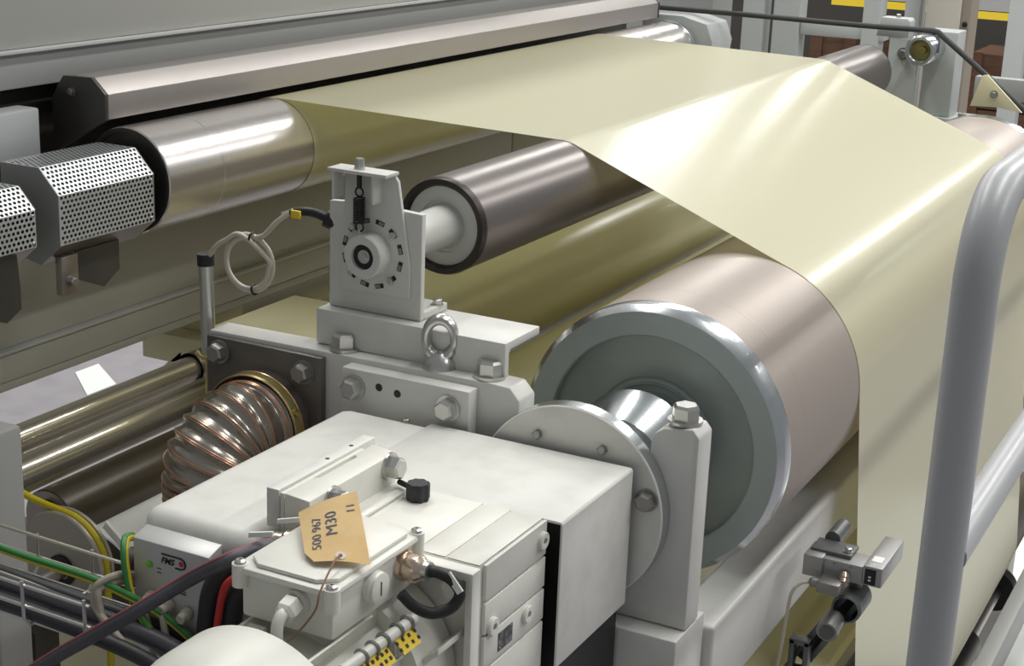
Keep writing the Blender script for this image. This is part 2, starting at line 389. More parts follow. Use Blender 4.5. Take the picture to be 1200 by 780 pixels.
MB().prism([(1.45, 1.172), (1.655, 1.172), (1.66, 1.118), (1.66, 1.085), (1.63, 1.07), (1.58, 1.09), (1.45, 1.09)], 'x', -1.650, -1.646).build('skirt', 'dark_steel', t2)

# ================================================================== BEARING CRADLE
cr = thing('bearing_cradle', (-1.0, 1.783, .809), 'thick light grey steel cradle plate with upright post holding the big roller', 'machine frame')
poly = [(-1.386, .80), (-.634, .80), (-.634, 1.062), (-.643, 1.0725), (-.682, 1.0665), (-.694, 1.058), (-.698, 1.046), (-.700, .93), (-.725, .885), (-.797, .862),
        (-.87, .885), (-.898, .93), (-.898, 1.0245), (-.884, 1.043), (-.884, 1.062), (-.899, 1.0785), (-.93, 1.0795), (-1.386, 1.074)]
MB().prism(poly, 'y', 1.760, 1.806).build('cradle_plate', 'paint', cr, .003)
bolt(cr, (-.6627, 1.783, 1.0725), (0, 0, 1), .031, spin=.5)
bolt(cr, (-1.1696, 1.783, 1.0772), (0, 0, 1), .031, spin=.2)
bolt(cr, (-.9407, 1.783, 1.0800), (0, 0, 1), .031, spin=.7)
tag(MB().box(-1.00, -.633, 1.728, 1.83, FZ, .799).build('pedestal_block', 'paint', None, .004), 'grey block pedestal under the upright post', 'pedestal')
# eye bolt
e = thing('eye_bolt', (-1.0176, 1.783, 1.0765), 'galvanised lifting eye bolt on the beam below the sensor stand', 'eye bolt')
MB().lathe((-1.0176, 1.783, 1.0765), (0, 0, 1), [(0, 0), (0, .0225), (.002, .0235), (.010, .0225), (.018, .017), (.024, .011), (.026, 0)], 32).build('collar', 'bolt', e)
b = MB(); dd = Vector((1, .35, 0)).normalized()
ring = MB(); n = Vector((-dd.y, dd.x, 0))
vs = []; fs = []; N, K = 48, 12
for i in range(N):
    a = 2*math.pi*i/N; ev = dd*math.cos(a)*.84+Vector((0, 0, 1))*math.sin(a)*1.12
    rr = .0100 if math.sin(a) > -.5 else .0115
    for k in range(K):
        bb = 2*math.pi*k/K; vs.append(Vector((-1.0176, 1.783, 1.1195))+ev*(.0235+rr*.75*math.cos(bb))+n*(rr*math.sin(bb)))
for i in range(N):
    for k in range(K): fs.append((i*K+k, ((i+1) % N)*K+k, ((i+1) % N)*K+(k+1) % K, i*K+(k+1) % K))
ring.add(vs, fs).build('ring', 'bolt', e)
# brown plate
p = thing('mounting_plate', (-1.284, 1.754, .86), 'dark brown steel plate bolted to the cradle beam behind the duct', 'plate')
MB().box(-1.381, -1.185, 1.748, 1.7595, .86, 1.0695).build('plate', 'plate_brown', p, .001)
bolt(p, (-1.358, 1.748, 1.049), (0, -1, 0), .024, 'bolt_dull', spin=.2)
bolt(p, (-1.213, 1.748, 1.045), (0, -1, 0), .024, 'bolt_dull', spin=.2)
# clamp plate on beam
p = thing('clamp_plate', (-1.045, 1.747, 1.0), 'narrow grey clamp plate with two bolts and two holes on the beam', 'plate')
MB().prism([(-1.143, .985), (-.945, .985), (-.945, 1.0705), (-1.143, 1.0695)], 'y', 1.735, 1.7598).build('plate', 'paint', p, .002)
bolt(p, (-1.122, 1.735, 1.044), (0, -1, 0), .025, spin=.4)
bolt(p, (-.975, 1.735, 1.043), (0, -1, 0), .025, spin=.2)
for hx, hz in ((-1.083, 1.051), (-1.054, 1.0475)):
    MB().lathe((hx, 1.7346, hz), (0, -1, 0), [(0, 0), (0, .0055)], 16).build('hole', 'black', p)
# angle
a = tag(MB().prism([(1.785, 1.0775), (1.797, 1.0775), (1.797, 1.112), (1.801, 1.116), (1.885, 1.116), (1.885, 1.128), (1.785, 1.128)], 'x', -1.219, -.920).build('steel_angle', 'paint', None, .002),
        'grey steel angle lying on the beam under the sensor stand', 'bracket')

# ================================================================== SENSOR STAND
s = thing('sensor_stand', (-1.134, 1.82, 1.1285), 'grey bearing stand with spring and round hub at the dark roller end', 'bearing stand')
YS = 1.806
MB().prism([(-1.211, 1.129), (-1.063, 1.129), (-1.063, 1.277), (-1.10, 1.279), (-1.185, 1.280), (-1.211, 1.278)], 'y', YS, YS+.010).build('back_plate', 'sensor_paint', s, .001)
MB().box(-1.075, -1.063, YS+.01, 1.880, 1.129, 1.139).build('foot', 'sensor_paint', s, .001)
MB().box(-1.20, -1.075, YS+.01, 1.880, 1.129, 1.139).build('foot', 'sensor_paint', s, .001)
bolt(s, (-1.069, 1.862, 1.139), (0, 0, 1), .012)
MB().prism([(-1.192, 1.158), (-1.079, 1.160), (-1.078, 1.20), (-1.098, 1.318), (-1.104, 1.326), (-1.183, 1.326), (-1.183, 1.285), (-1.187, 1.20)], 'y', YS-.006, YS).build('front_plate', 'sensor_paint', s, .001)
MB().box(-1.193, -1.100, YS-.034, YS, 1.3265, 1.3315).build('top_flange', 'sensor_paint', s, .001)
MB().box(-1.188, -1.1845, YS-.030, YS-.006, 1.288, 1.3262).build('side_flange', 'sensor_paint', s, .0006)
MB().prism([(-1.1255, 1.288), (-1.1215, 1.288), (-1.1215, 1.3262), (-1.1255, 1.3262)], 'y', YS-.030, YS-.006).build('side_flange', 'sensor_paint', s, .0006)
HX, HZ = -1.137, 1.2145
MB().lathe((HX, YS-.006, HZ), (0, -1, 0), [(0, .030), (.024, .030), (.026, .028), (.026, .0175), (.020, .0175), (.020, 0)], 48).build('hub', 'sensor_paint', s)
MB().lathe((HX, YS-.0262, HZ), (0, -1, 0), [(0, .0175), (.001, .0165), (.001, .0105), (0, .0095)], 32).build('seal_ring', 'black', s)
MB().lathe((HX, YS-.026, HZ), (0, -1, 0), [(0, .0095), (.002, .0095), (.002, .0055), (.004, .005), (.004, 0)], 20).build('shaft_end', 'bolt', s)
MB().cyl((-1.1515, YS-.018, 1.3315), (-1.1515, YS-.018, 1.334), .0075, 20).build('washer', 'bolt', s)
bolt(s, (-1.1515, YS-.018, 1.334), (0, 0, 1), .012, washer=False, h=.012)
SX, SY = -1.1515, YS-.018
MB().cyl((SX, SY, 1.326), (SX, SY, 1.306), .0035, 12).build('spring_rod', 'black', s)
MB().torus((SX, SY, 1.300), (0, 1, 0), .006, .0014, 24, 6).build('spring_hook', 'black', s)
hel = [(SX+.0072*math.cos(q*.5), SY+.0072*math.sin(q*.5), 1.291-.0245*q/110) for q in range(111)] 
hel = [(SX+.0072*math.cos(q*2*math.pi/10), SY+.0072*math.sin(q*2*math.pi/10), 1.292-.034*q/110) for q in range(111)]
MB().tube(hel, .0013, 6, 0).build('spring', 'black', s)
MB().torus((SX+.001, SY, 1.252), (0, 1, 0), .006, .0014, 24, 6).build('spring_hook', 'black', s)
MB().cyl((SX, SY, 1.2485), (SX+.002, SY, 1.240), .0025, 10).build('spring_pin', 'sensor_paint', s)
for k in range(12):
    aa = math.radians(15+30*k); R_ = .0455
    cx, cz = HX+R_*math.cos(aa), HZ+R_*math.sin(aa); tx, tz = -math.sin(aa), math.cos(aa)
    if k in (0, 1, 4, 7, 10) and k not in (0,):
        MB().obox((cx, YS-.0062, cz), (tx*.0068, 0, tz*.0068), (0, .0004, 0), (math.cos(aa)*.0032, 0, math.sin(aa)*.0032)).build('slot', 'black', s)
        bolt(s, (cx-tx*.002, YS-.0066, cz-tz*.002), (0, -1, 0), .0085, spin=.4, washer=False)
    else:
        MB().obox((cx, YS-.0062, cz), (tx*.0068, 0, tz*.0068), (0, .0004, 0), (math.cos(aa)*.0032, 0, math.sin(aa)*.0032)).build('slot', 'black', s)
        MB().obox((cx-tx*.002, YS-.0064, cz-tz*.002), (tx*.004, 0, tz*.004), (0, .0005, 0), (math.cos(aa)*.0022, 0, math.sin(aa)*.0022)).build('slot_nut', 'bolt_dull', s)
MB().lathe((R2[0], YS+.010, R2[1]), (0, 1, 0), [(0, .052), (.022, .052), (.026, .048), (.026, .03)], 56).build('load_cell', 'plate_brown', s)
for k in range(4):
    MB().box(-1.2125, -1.211, YS+.002, YS+.008, 1.145+.03*k, 1.155+.03*k).build('vent_mark', 'black', s)
# connector and cable
cn = thing('sensor_connector', (-1.225, 1.80, 1.24), 'black angled plug with yellow label on the left side of the sensor stand', 'connector')
MB().tube([(-1.206, 1.818, 1.243), (-1.222, 1.812, 1.250)], .012, 14, 0).build('nut', 'black', cn)
MB().tube([(-1.214, 1.814, 1.247), (-1.232, 1.806, 1.256), (-1.250, 1.80, 1.258), (-1.268, 1.795, 1.2545)], .0065, 12).build('boot', 'black', cn)
MB().box(-1.2625, -1.2475, 1.786, 1.7905, 1.2495, 1.2605).build('label_sleeve', 'yellow_label', cn, .0008)
MB().obox((-1.272, 1.792, 1.256), (.009, 0, .004), (0, .001, 0), (-.0008, 0, .0018)).build('white_marker', 'white', cn)
cable = [(-1.264, 1.794, 1.2555), (-1.275, 1.792, 1.250), (-1.29, 1.79, 1.238), (-1.312, 1.79, 1.2165), (-1.335, 1.79, 1.2105), (-1.365, 1.79, 1.196), (-1.372, 1.79, 1.165), (-1.352, 1.79, 1.142), (-1.325, 1.79, 1.142), (-1.302, 1.79, 1.158), (-1.2985, 1.79, 1.185), (-1.315, 1.79, 1.208), (-1.340, 1.787, 1.214)]
c2 = [(-1.3365+.037*math.cos(math.radians(q)), 1.7865, 1.1735+.037*math.sin(math.radians(q))) for q in range(70, 70+330, 22)]
sc = thing('sensor_cable', (-1.33, 1.79, 1.13), 'beige sensor cable tied in a coil beside the standing tube', 'cable')
MB().tube(cable[:5] + c2[2:] + [(-1.345, 1.783, 1.2145), (-1.372, 1.785, 1.203), (-1.394, 1.79, 1.190), (-1.412, 1.797, 1.172)], .0036, 10).build('cable', 'cable_beige', sc)
MB().tube([(-1.3365+.041*math.cos(math.radians(q)), 1.790, 1.1735+.041*math.sin(math.radians(q))) for q in range(60, 60+361, 24)], .0036, 10).build('coil_turn', 'cable_beige', sc)
for q in (80, 285):
    c_ = Vector((-1.3365+.039*math.cos(math.radians(q)), 1.788, 1.1735+.039*math.sin(math.radians(q))))
    MB().torus(c_, (-math.sin(math.radians(q)), 0, math.cos(math.radians(q))), .0068, .0016, 20, 6).build('cable_tie', 'black', sc)
# tube
tb = thing('conduit_tube', (-1.42, 1.80, .80), 'thin zinc plated tube with black cap standing left of the beam', 'tube')
MB().cyl((-1.4185, 1.80, 1.02), (-1.4215, 1.80, 1.162), .0105, 24).build('tube', 'bolt', tb)
MB().cyl((-1.418, 1.80, .78), (-1.4183, 1.80, 1.02), .0058, 20).build('lower_rod', 'clamp_brass', tb)
MB().cyl((-1.4213, 1.80, 1.155), (-1.4217, 1.80, 1.172), .0125, 24).build('cap', 'black', tb)
MB().tube([(-1.436, 1.795, 1.022), (-1.42, 1.788, 1.018), (-1.405, 1.795, 1.022)], .0035, 8).build('wing_clip', 'clamp_brass', tb)

# ================================================================== BEARING FLANGE, GUARD, GEARBOX
f = thing('bearing_flange', (R3[0], 1.745, R3[1]-.131), 'flat round steel flange disc between belt guard and upright post', 'flange')
MB().lathe((R3[0], 1.759, R3[1]), (0, -1, 0), [(0, 0), (0, .131), (.022, .131), (.0236, .1295), (.0236, 0)], 128).build('disc', 'paint_dirty', f, 0)
MB().lathe((R3[0], 1.759, R3[1]), (0, -1, 0), [(0, .1313), (.021, .1313)], 128).build('machined_rim', 'aluminium', f)
bolt(f, (-.843, 1.7354, 1.034), (0, -1, 0), .011, 'bolt_dull', washer=False)
bolt(f, (-.7515, 1.7354, 1.032), (0, -1, 0), .011, 'bolt_dull', washer=False)
bolt(f, (-.688, 1.7354, .978), (0, -1, 0), .021, 'bolt_dull', spin=.3)

g = thing('belt_guard', (-.95, 1.55, .70), 'pale grey sheet metal belt guard in front of the flange disc', 'cover')
MB().box(-1.132, -.972, 1.302, 1.7225, .62, 1.0215).build('housing', 'paint_dirty', g, .022, 4)
q = 1.0215
MB().prism([(-.9935, q), (-.7065, q), (-.7035, q-.003), (-.7035, .838), (-.7065, .838), (-.7065, q-.0035), (-.9935, q-.0035)], 'y', 1.523, 1.7225).build('cover_sheet', 'paint_dirty', g, .0008)
MB().box(-.965, -.7115, 1.545, 1.7150, .70, 1.0165).build('dark_infill', 'black', g)  # black box added to keep the slot behind the gearbox dark
screw(g, (-1.026, 1.712, 1.0215), (0, 0, 1), .0055)

gb = thing('gearbox', (-.845, 1.43, .70), 'off white cast gearbox block with ribbed side in front of the guard', 'gearbox')
MB().box(-.966, -.7245, 1.365, 1.516, .70, 1.0245).build('block', 'gear_paint', gb, .003)
for z0, z1 in ((.9825, 1.0245), (.9425, .9795), (.9015, .9395), (.84, .8985)):
    MB().box(-.7245, -.7195, 1.372, 1.516, z0, z1).build('side_rib', 'gear_paint', gb, .0015)
for x0_, x1_ in ((-.958, -.803), (-.8015, -.767), (-.7655, -.7255)):
    MB().box(x0_, x1_, 1.367, 1.515, 1.0245, 1.0256).build('top_rib', 'gear_paint', gb, .0005)
MB().prism([(-.7215, .70), (-.7215, 1.0245), (-.966, 1.0245), (-.966, 1.0145), (-.7305, 1.0145), (-.7305, .70)], 'y', 1.345, 1.364).build('front_rim', 'gear_paint', gb, .002)
for yy, zz in ((1.503, 1.004), (1.387, .948), (1.470, .927)):
    pl = MB().lathe((-.7195, yy, zz), (1, 0, 0), [(0, .0105), (.004, .0105), (.005, .0095), (.005, .0045), (.001, .0045), (.001, 0)], 28).build('plug', 'gear_paint', gb)
    MB().lathe((-.7195, yy, zz), (1, 0, 0), [(.0012, 0), (.0012, .0045)], 6).build('socket', 'black', pl)
npz = MB().box(-.7195, -.7188, 1.404, 1.437, .909, .931).build('nameplate', 'nameplate', gb)
for yy, zz in ((1.407, .912), (1.434, .928)): screw(npz, (-.7188, yy, zz), (1, 0, 0), .002)
bolt(gb, (-.7485, 1.364, .9995), (0, -1, 0), .026, 'gear_paint', spin=.4, washer=False)
MB().prism([(-.80, .90), (-.735, .955), (-.735, .947), (-.80, .892)], 'y', 1.30, 1.364).build('rib', 'gear_paint', gb, .001)
MB().prism([(-.82, .985), (-.80, 1.012), (-.794, 1.012), (-.814, .985)], 'y', 1.30, 1.364).build('rib', 'gear_paint', gb, .001)
MB().box(-.96, -.955, 1.516, 1.522, .72, 1.0).build('gasket', 'black', gb)

# clamp tower on gearbox
tw = thing('torque_bracket', (-.945, 1.43, 1.0225), 'pair of grey clamped plates with bolts standing on the gearbox', 'bracket')
MB().box(-.979, -.962, 1.338, 1.535, 1.022, 1.068).build('rear_plate', 'paint_dirty', tw, .0012)
MB().box(-.9605, -.955, 1.338, 1.50, 1.024, 1.0655).build('spacer', 'gear_paint', tw, .0008)
MB().prism([(-.953, 1.335), (-.916, 1.330), (-.916, 1.508), (-.953, 1.515), (-.953, 1.475), (-.947, 1.470), (-.947, 1.395), (-.953, 1.388)], 'z', 1.0258, 1.0675).build('front_block', 'gear_paint', tw, .002)
MB().box(-.93, -.892, 1.33, 1.51, 1.0258, 1.0300).build('foot', 'gear_paint', tw, .0015)
bolt(tw, (-.916, 1.4925, 1.0545), (1, 0, 0), .024, spin=.2)
bolt(tw, (-.916, 1.3735, 1.0535), (1, 0, 0), .024, spin=.4)
for yy in (1.445, 1.495): MB().lathe((-.9705, yy, 1.0682), (0, 0, 1), [(0, 0), (0, .0028)], 12).build('hole', 'black', tw)
k = thing('star_knob', (-.872, 1.485, 1.0245), 'small black knob on a rod lying on the gearbox top', 'knob')
MB().cyl((-.905, 1.497, 1.036), (-.874, 1.486, 1.036), .0034, 12).build('rod', 'black', k)
b = MB(); N = 40
pr_ = [(.0135+.0009*math.cos(8*2*math.pi*i/N)) for i in range(N)]
for zz, sc_ in ((1.0258, .92), (1.028, 1), (1.044, 1), (1.0465, .9)):
    b.v += [Vector((-.872+pr_[i]*sc_*math.cos(2*math.pi*i/N), 1.485+pr_[i]*sc_*math.sin(2*math.pi*i/N), zz)) for i in range(N)]
for j in range(3): b.f += [(j*N+i, j*N+(i+1) % N, (j+1)*N+(i+1) % N, (j+1)*N+i) for i in range(N)]
b.f += [tuple(range(N-1, -1, -1)), tuple(3*N+i for i in range(N))]
b.build('grip', 'rubber', k)

# ================================================================== MOTOR
MX, MZ = -.880, .872
m = thing('electric_motor', (MX, 1.2, MZ-.11), 'light grey finned electric motor at the bottom of the picture', 'motor')
MB().lathe((MX, 1.175, MZ), (0, 1, 0), [(0, 0), (0, .080), (.165, .080), (.165, .098), (.235, .098), (.235, 0)], 64).build('body', 'gear_paint', m)
MB().lathe((MX, 1.190, MZ), (0, -1, 0), [(0, .108), (0, .1175), (.05, .1175), (.085, .112), (.108, .098), (.118, .075), (.121, .03), (.121, 0)], 72).build('fan_cowl', 'gear_paint', m)
for i in range(22):
    aa = math.radians(-70 + i*320/22)
    if 68 < math.degrees(aa) < 112: continue
    dr = Vector((math.cos(aa), 0, math.sin(aa))); tn = Vector((-math.sin(aa), 0, math.cos(aa)))
    MB().obox(Vector((MX, 1.255, MZ))+dr*.0905, dr*.0125, Vector((0, .064, 0)), tn*.0013).build('cooling_fin', 'gear_paint', m)
for i in range(3):
    MB().box(-.815+.001, -.80, 1.225+.045*i, 1.229+.045*i, .925, .945).build('fin_lug', 'gear_paint', m, .001)
MB().tube([(-.796, 1.21, .9585), (-.796, 1.345, .9555)], .0065, 14, 0).build('marker_pipe', 'gear_paint', m)
for i, yy in enumerate((1.246, 1.266, 1.286, 1.312, 1.332)):
    MB().torus((-.796, yy, .957), (0, 1, 0), .0078, .0018, 20, 6).build('clip', 'bolt_dull', m)
lb1 = MB().obox((-.786, 1.262, .9475), (.0065, 0, -.0072), (0, .022, 0), (.0006, 0, .0005)).build('label_strip', 'yellow_label', m)
lb2 = MB().obox((-.786, 1.316, .9465), (.0065, 0, -.0072), (0, .0165, 0), (.0006, 0, .0005)).build('label_strip', 'yellow_label', m)
for lb, yc, n_ in ((lb1, 1.262, 5), (lb2, 1.316, 4)):
    for j in range(n_):
        for k_ in (-1, 1):
            MB().obox((-.7852+.0026*k_, yc-.017+.034*j/(n_-1), .9482-.0029*k_ - (.001 if lb is lb2 else 0)), (.0013, 0, -.00145), (0, .0018, 0), (.0004, 0, .00036)).build('mark', 'black', lb)
MB().box(-.915, -.838, 1.262, 1.375, .935, .9655).build('terminal_neck', 'gear_paint', m, .003)
for i in range(4):
    MB().box(-.925, -.905, 1.205+.03*i, 1.209+.03*i, .945, .963).build('web', 'gear_paint', m)
# terminal box
tbx = thing('terminal_box', (-.883, 1.32, .968), 'light grey motor terminal box with paper tag on its lid', 'terminal box')
MB().box(-.938, -.828, 1.243, 1.402, .966, 1.0145).build('base', 'gear_paint', tbx, .004)
lid = MB().box(-.944, -.822, 1.235, 1.408, 1.015, 1.0235).build('lid', 'gear_paint', tbx, .004)
MB().prism([(-.934, 1.257), (-.918, 1.243), (-.848, 1.243), (-.830, 1.257), (-.830, 1.387), (-.848, 1.401), (-.918, 1.401), (-.934, 1.387)], 'z', 1.0235, 1.0285).build('raised_panel', 'gear_paint', lid, .002)
for xx, yy in ((-.938, 1.2415), (-.828, 1.2415), (-.828, 1.4015), (-.938, 1.4015)):
    MB().cyl((xx, yy, 1.0), (xx, yy, 1.0245), .0085, 20).build('screw_boss', 'gear_paint', lid)
    screw(lid, (xx, yy, 1.0245), (0, 0, 1), .0062, 'bolt')
gl = MB().lathe((-.868, 1.243, 1.000), (0, -1, 0), [(0, .0135), (.006, .0135), (.006, .0115), (.009, .0115), (.009, 0)], 24).build('gland', 'gear_paint', tbx)
MB().lathe((-.868, 1.234, 1.000), (0, -1, -.25), [(0, .0125), (.014, .0125), (.018, .009), (.018, 0)], 6).build('gland_nut', 'gear_paint', gl)
MB().tube([(-.868, 1.222, .999), (-.868, 1.212, .996), (-.8685, 1.207, .986), (-.869, 1.207, .970), (-.869, 1.208, .955)], .0062, 12).build('stub_cable', 'gear_paint', gl)
bp_ = MB().lathe((-.828, 1.312, .9985), (1, 0, 0), [(0, .0175), (.008, .0175), (.0085, .0165), (.012, .0165), (.0125, .0155), (.0125, 0)], 36).build('blanking_plug', 'gear_paint', tbx)
MB().box(-.8156, -.8150, 1.3112, 1.3128, .991, 1.006).build('slot', 'black', bp_)
br = MB().lathe((-.828, 1.372, .9985), (1, 0, 0), [(0, .0165), (.006, .0165), (.006, .014), (.012, .0155), (.022, .0155), (.026, .012), (.030, .0095), (.030, 0)], 28).build('brass_gland', 'brass', tbx)
MB().lathe((-.800, 1.372, .9985), (1, 0, 0), [(0, .0105), (.006, .0105), (.006, 0)], 24).build('gland_ring', 'bolt', br)
lp = thing('motor_cable', (-.785, 1.36, .95), 'short black cable looping out of the brass gland', 'cable')
MB().tube([(-.797, 1.372, .9985), (-.785, 1.376, .998), (-.772, 1.382, .990), (-.764, 1.384, .976), (-.770, 1.376, .962), (-.785, 1.362, .958), (-.80, 1.352, .966), (-.812, 1.345, .98)], .0062, 12).build('cable', 'rubber', lp)
MB().obox((-.768, 1.378, .990), (.008, 0, -.009), (0, .0012, 0), (.003, 0, .0027)).build('white_marker', 'white', lp)
# left glands with markers
lg = thing('cable_gland', (-.955, 1.34, 1.0), 'shiny brass cable gland on the left side of the terminal box', 'cable gland')
MB().lathe((-.938, 1.345, 1.003), (-1, -.2, .05), [(0, .0125), (.006, .0125), (.006, .0145), (.016, .0145), (.020, .011), (.028, .0105), (.028, 0)], 24).build('gland_body', 'brass', lg)
MB().lathe((-.938, 1.375, 1.008), (-1, -.2, .05), [(0, .010), (.006, .010), (.006, .012), (.014, .012), (.020, .008), (.020, 0)], 24).build('gland_body', 'brass', lg)
MB().obox((-.966, 1.315, 1.021), (.014, .002, .003), (0, .0015, 0), (0, 0, .0028)).build('white_marker', 'white', lg)
MB().obox((-.955, 1.352, 1.026), (.014, .004, .003), (0, .0015, 0), (0, 0, .0026)).build('white_marker', 'white', lg)
SHM = Vector((.035, -.052, .030))      # the motor axis lies in the middle of the gearbox
for o_ in (m, tbx, lp, lg): o_.location += SHM
# heavy cables
hv = thing('power_cable', (-1.05, 1.22, .85), 'thick grey power cable with thin pink stripe rising to the terminal box', 'cable')
pp = [(-1.30, 1.16, .755), (-1.176, 1.183, .862), (-1.098, 1.185, .921), (-1.045, 1.192, .960), (-1.000, 1.222, .995), (-.955, 1.225, 1.026), (-.938, 1.250, 1.034), (-.925, 1.285, 1.034)]
MB().tube(pp, .0076, 14).build('cable', 'cable_grey', hv)
MB().tube([Vector(p)+Vector((-.003, -.003, .0064)) for p in pp], .0018, 6).build('stripe', 'pink_stripe', hv)
for nm, dx, mm, lab in (('bundle_cable', 0, 'rubber', 'thick black cable hanging beside the amplifier box'), ('bundle_cable', .030, 'rubber', 'second thick black cable hanging close to the terminal box')):
    tag(MB().tube([(-.965+dx*.3, 1.30, .998-dx*.3), (-.985+dx, 1.278, .992), (-1.000+dx, 1.270, .968), (-1.008+dx, 1.270, .93), (-1.010+dx, 1.270, .88), (-1.0+dx, 1.27, .78)], .0125, 14).build(nm, mm), lab, 'cable', 'black hanging cables')
tag(MB().tube([(-.957, 1.262, 1.000), (-.970, 1.252, .986), (-.979, 1.252, .955), (-.984, 1.252, .91), (-.984, 1.252, .80)], .0042, 10).build('red_wire', 'red'), 'thin red wire hanging between the black cables', 'cable')
# paper tag
pt = thing('paper_tag', (-.88, 1.33, 1.03), 'brown paper tag with handwriting hanging on the terminal box lid', 'tag')
TL, TR, BR, BL = Vector((-.944, 1.351, 1.038)), Vector((-.893, 1.384, 1.062)), Vector((-.8155, 1.291, 1.033)), Vector((-.873, 1.262, 1.033))
def pmap(u, v, o=0.):       # u across the tag, v from string edge to far edge
    lo = BL.lerp(BR, u); hi = TL.lerp(TR, u); p = lo.lerp(hi, v)
    return p + Vector((0, 0, .006*math.sin(v*math.pi)*(.3+u*.4) + .003*math.sin(u*math.pi) + o))
b = MB(); nu, nv = 10, 12
def trim(u, v):            # clipped lower-left corner, slightly notched far edge
    if v < .16 and u < .16*(1-v/.16): u = .16*(1-v/.16)*.8+u*.2
    return u, v
for j in range(nv+1):
    for i in range(nu+1): b.v.append(pmap(*trim(i/nu, j/nv)))
for j in range(nv):
    for i in range(nu): b.f.append((j*(nu+1)+i, j*(nu+1)+i+1, (j+1)*(nu+1)+i+1, (j+1)*(nu+1)+i))
b.build('tag_paper', 'paper', pt)
for s_, u0_, v0_, sz, asp in (('500 967', .27, .17, .21, .80), ('M30', .56, .36, .27, .82), ('11', .90, .66, .20, .8)):
    vs, fs = text_polys(s_, 1.0); b = MB()
    b.add([pmap(min(1, u0_-y*sz+x*.02), min(.985, v0_+x*sz*asp), .0007) for x, y in vs], fs).build('handwriting', 'ink', pt)
b = MB(); N = 16; c0 = (.55, .07)
b.add([pmap(c0[0]+.085*math.cos(2*math.pi*i/N), c0[1]+.05*math.sin(2*math.pi*i/N), .0006) for i in range(N)], [tuple(range(N))]).build('eyelet', 'cable_beige', pt)
b = MB(); b.add([pmap(c0[0]+.03*math.cos(2*math.pi*i/N), c0[1]+.02*math.sin(2*math.pi*i/N), .001) for i in range(N)], [tuple(range(N))]).build('hole', 'black', pt)
hp = pmap(*c0)
MB().tube([hp+Vector((0, 0, .0015)), hp+Vector((.004, -.018, .001)), (-.835, 1.232, 1.024), (-.838, 1.228, 1.005), (-.850, 1.224, .985), (-.862, 1.214, .970), (-.872, 1.2, .968)], .0011, 6).build('string', 'string', pt)

pt.location += SHM
# ================================================================== AMPLIFIER BOX
ab = thing('amplifier_box', (-1.06, 1.315, .84), 'small grey amplifier box with logo on the end of the belt guard', 'control box')
MB().box(-1.116, -1.012, 1.288, 1.3015, .845, .999).build('mount', 'hood_grey', ab)
body = MB().prism([(1.276, .845), (1.300, .845), (1.300, 1.006), (1.276, .9985)], 'x', -1.1165, -1.011).build('case', 'amp_case', ab, .001)
def stamp(s_, org, size, parent, m_, shear=0., ex=(1, 0, 0), ez=(0, 0, 1), name='lettering'):
    vs, fs = text_polys(s_, size, .03); o = Vector(org); ex = Vector(ex); ez = Vector(ez)
    return MB().add([o+ex*(x+shear*y)+ez*y for x, y in vs], fs).build(name, m_, parent)
YF = 1.2755
stamp('FMS', (-1.0775, YF, .9775), .0105, ab, 'logo_black', .3)
for dz in (.003, -.0015):
    pass
fr = [(-1.076, .9885), (-1.049, .9885), (-1.0445, .9865), (-1.043, .982), (-1.0445, .9775), (-1.049, .9755), (-1.057, .9755)]
for a_, b_ in zip(fr, fr[1:]):
    va, vb = Vector((a_[0], YF-.0003, a_[1])), Vector((b_[0], YF-.0003, b_[1]))
    MB().tube([va, vb], .0009, 6, 0).build('logo_outline', 'logo_black', ab)
MB().lathe((-1.0490, YF, .9820), (0, -1, 0), [(0, 0), (.0004, 0), (.0004, .0032), (0, .0032)], 16).build('logo_dot', 'red', ab)
stamp('EMGZ', (-1.060, YF, .9455), .0065, ab, 'logo_black')
MB().lathe((-1.094, YF, .971), (0, -1, 0), [(0, .0042), (.0012, .0042), (.0012, .003), (.002, .0022), (.002, 0)], 18).build('led_lamp', 'led', ab)
for dz in (0, -.005): MB().box(-1.083, -1.077, YF-.0003, YF, .969+dz, .9698+dz).build('print_mark', 'logo_black', ab)
for i, xx in enumerate((-1.090, -1.066, -1.040)):
    MB().lathe((xx, YF, .934-.004*i), (0, -1, -.15), [(0, .0072), (.009, .0072), (.009, .006), (.016, .0055), (.016, 0)], 18).build('plug', 'cable_beige', ab)
for i, xx in enumerate((-1.089, -1.065)):
    tag(MB().tube([(xx, 1.262, .931-.004*i), (xx+.004, 1.258, .915), (xx+.012, 1.256, .88), (xx+.022, 1.256, .80)], .0040, 10).build('sensor_lead', 'cable_dun'), ['beige lead hanging from the left plug of the amplifier box', 'beige lead hanging from the middle plug of the amplifier box'][i], 'cable', 'amplifier leads')

# ================================================================== DUCT
d = thing('flexible_duct', (-1.275, 1.66, .74), 'ribbed metal duct with copper coloured rings bending down from the plate', 'duct')
DR = .068
dpath = [Vector((-1.275, 1.712, .962))]; 
BR_ = .046; cy_, cz_ = 1.690, .962-BR_
pts = [(0, 0)]
def dp(t):     # t in 0..1 along duct
    L1, L2, L3 = .018, BR_*math.pi/2, .16; s_ = t*(L1+L2+L3)
    if s_ < L1: return Vector((-1.275, 1.712-s_, .962))
    if s_ < L1+L2:
        a_ = (s_-L1)/BR_; return Vector((-1.275-.012*a_, 1.694-BR_*math.sin(a_), .962-BR_+BR_*math.cos(a_)))
    return Vector((-1.275-.012*math.pi/2, 1.694-BR_, .962-BR_-(s_-L1-L2)))
NR = 23; NS = NR*8
b = MB(); b.tube([dp(i/NS) for i in range(NS+1)], lambda t: DR*(.95+.085*abs(math.cos(t*NR*math.pi))**2.2), 48, 0); b.build('hose', 'duct_steel', d, ang=70)
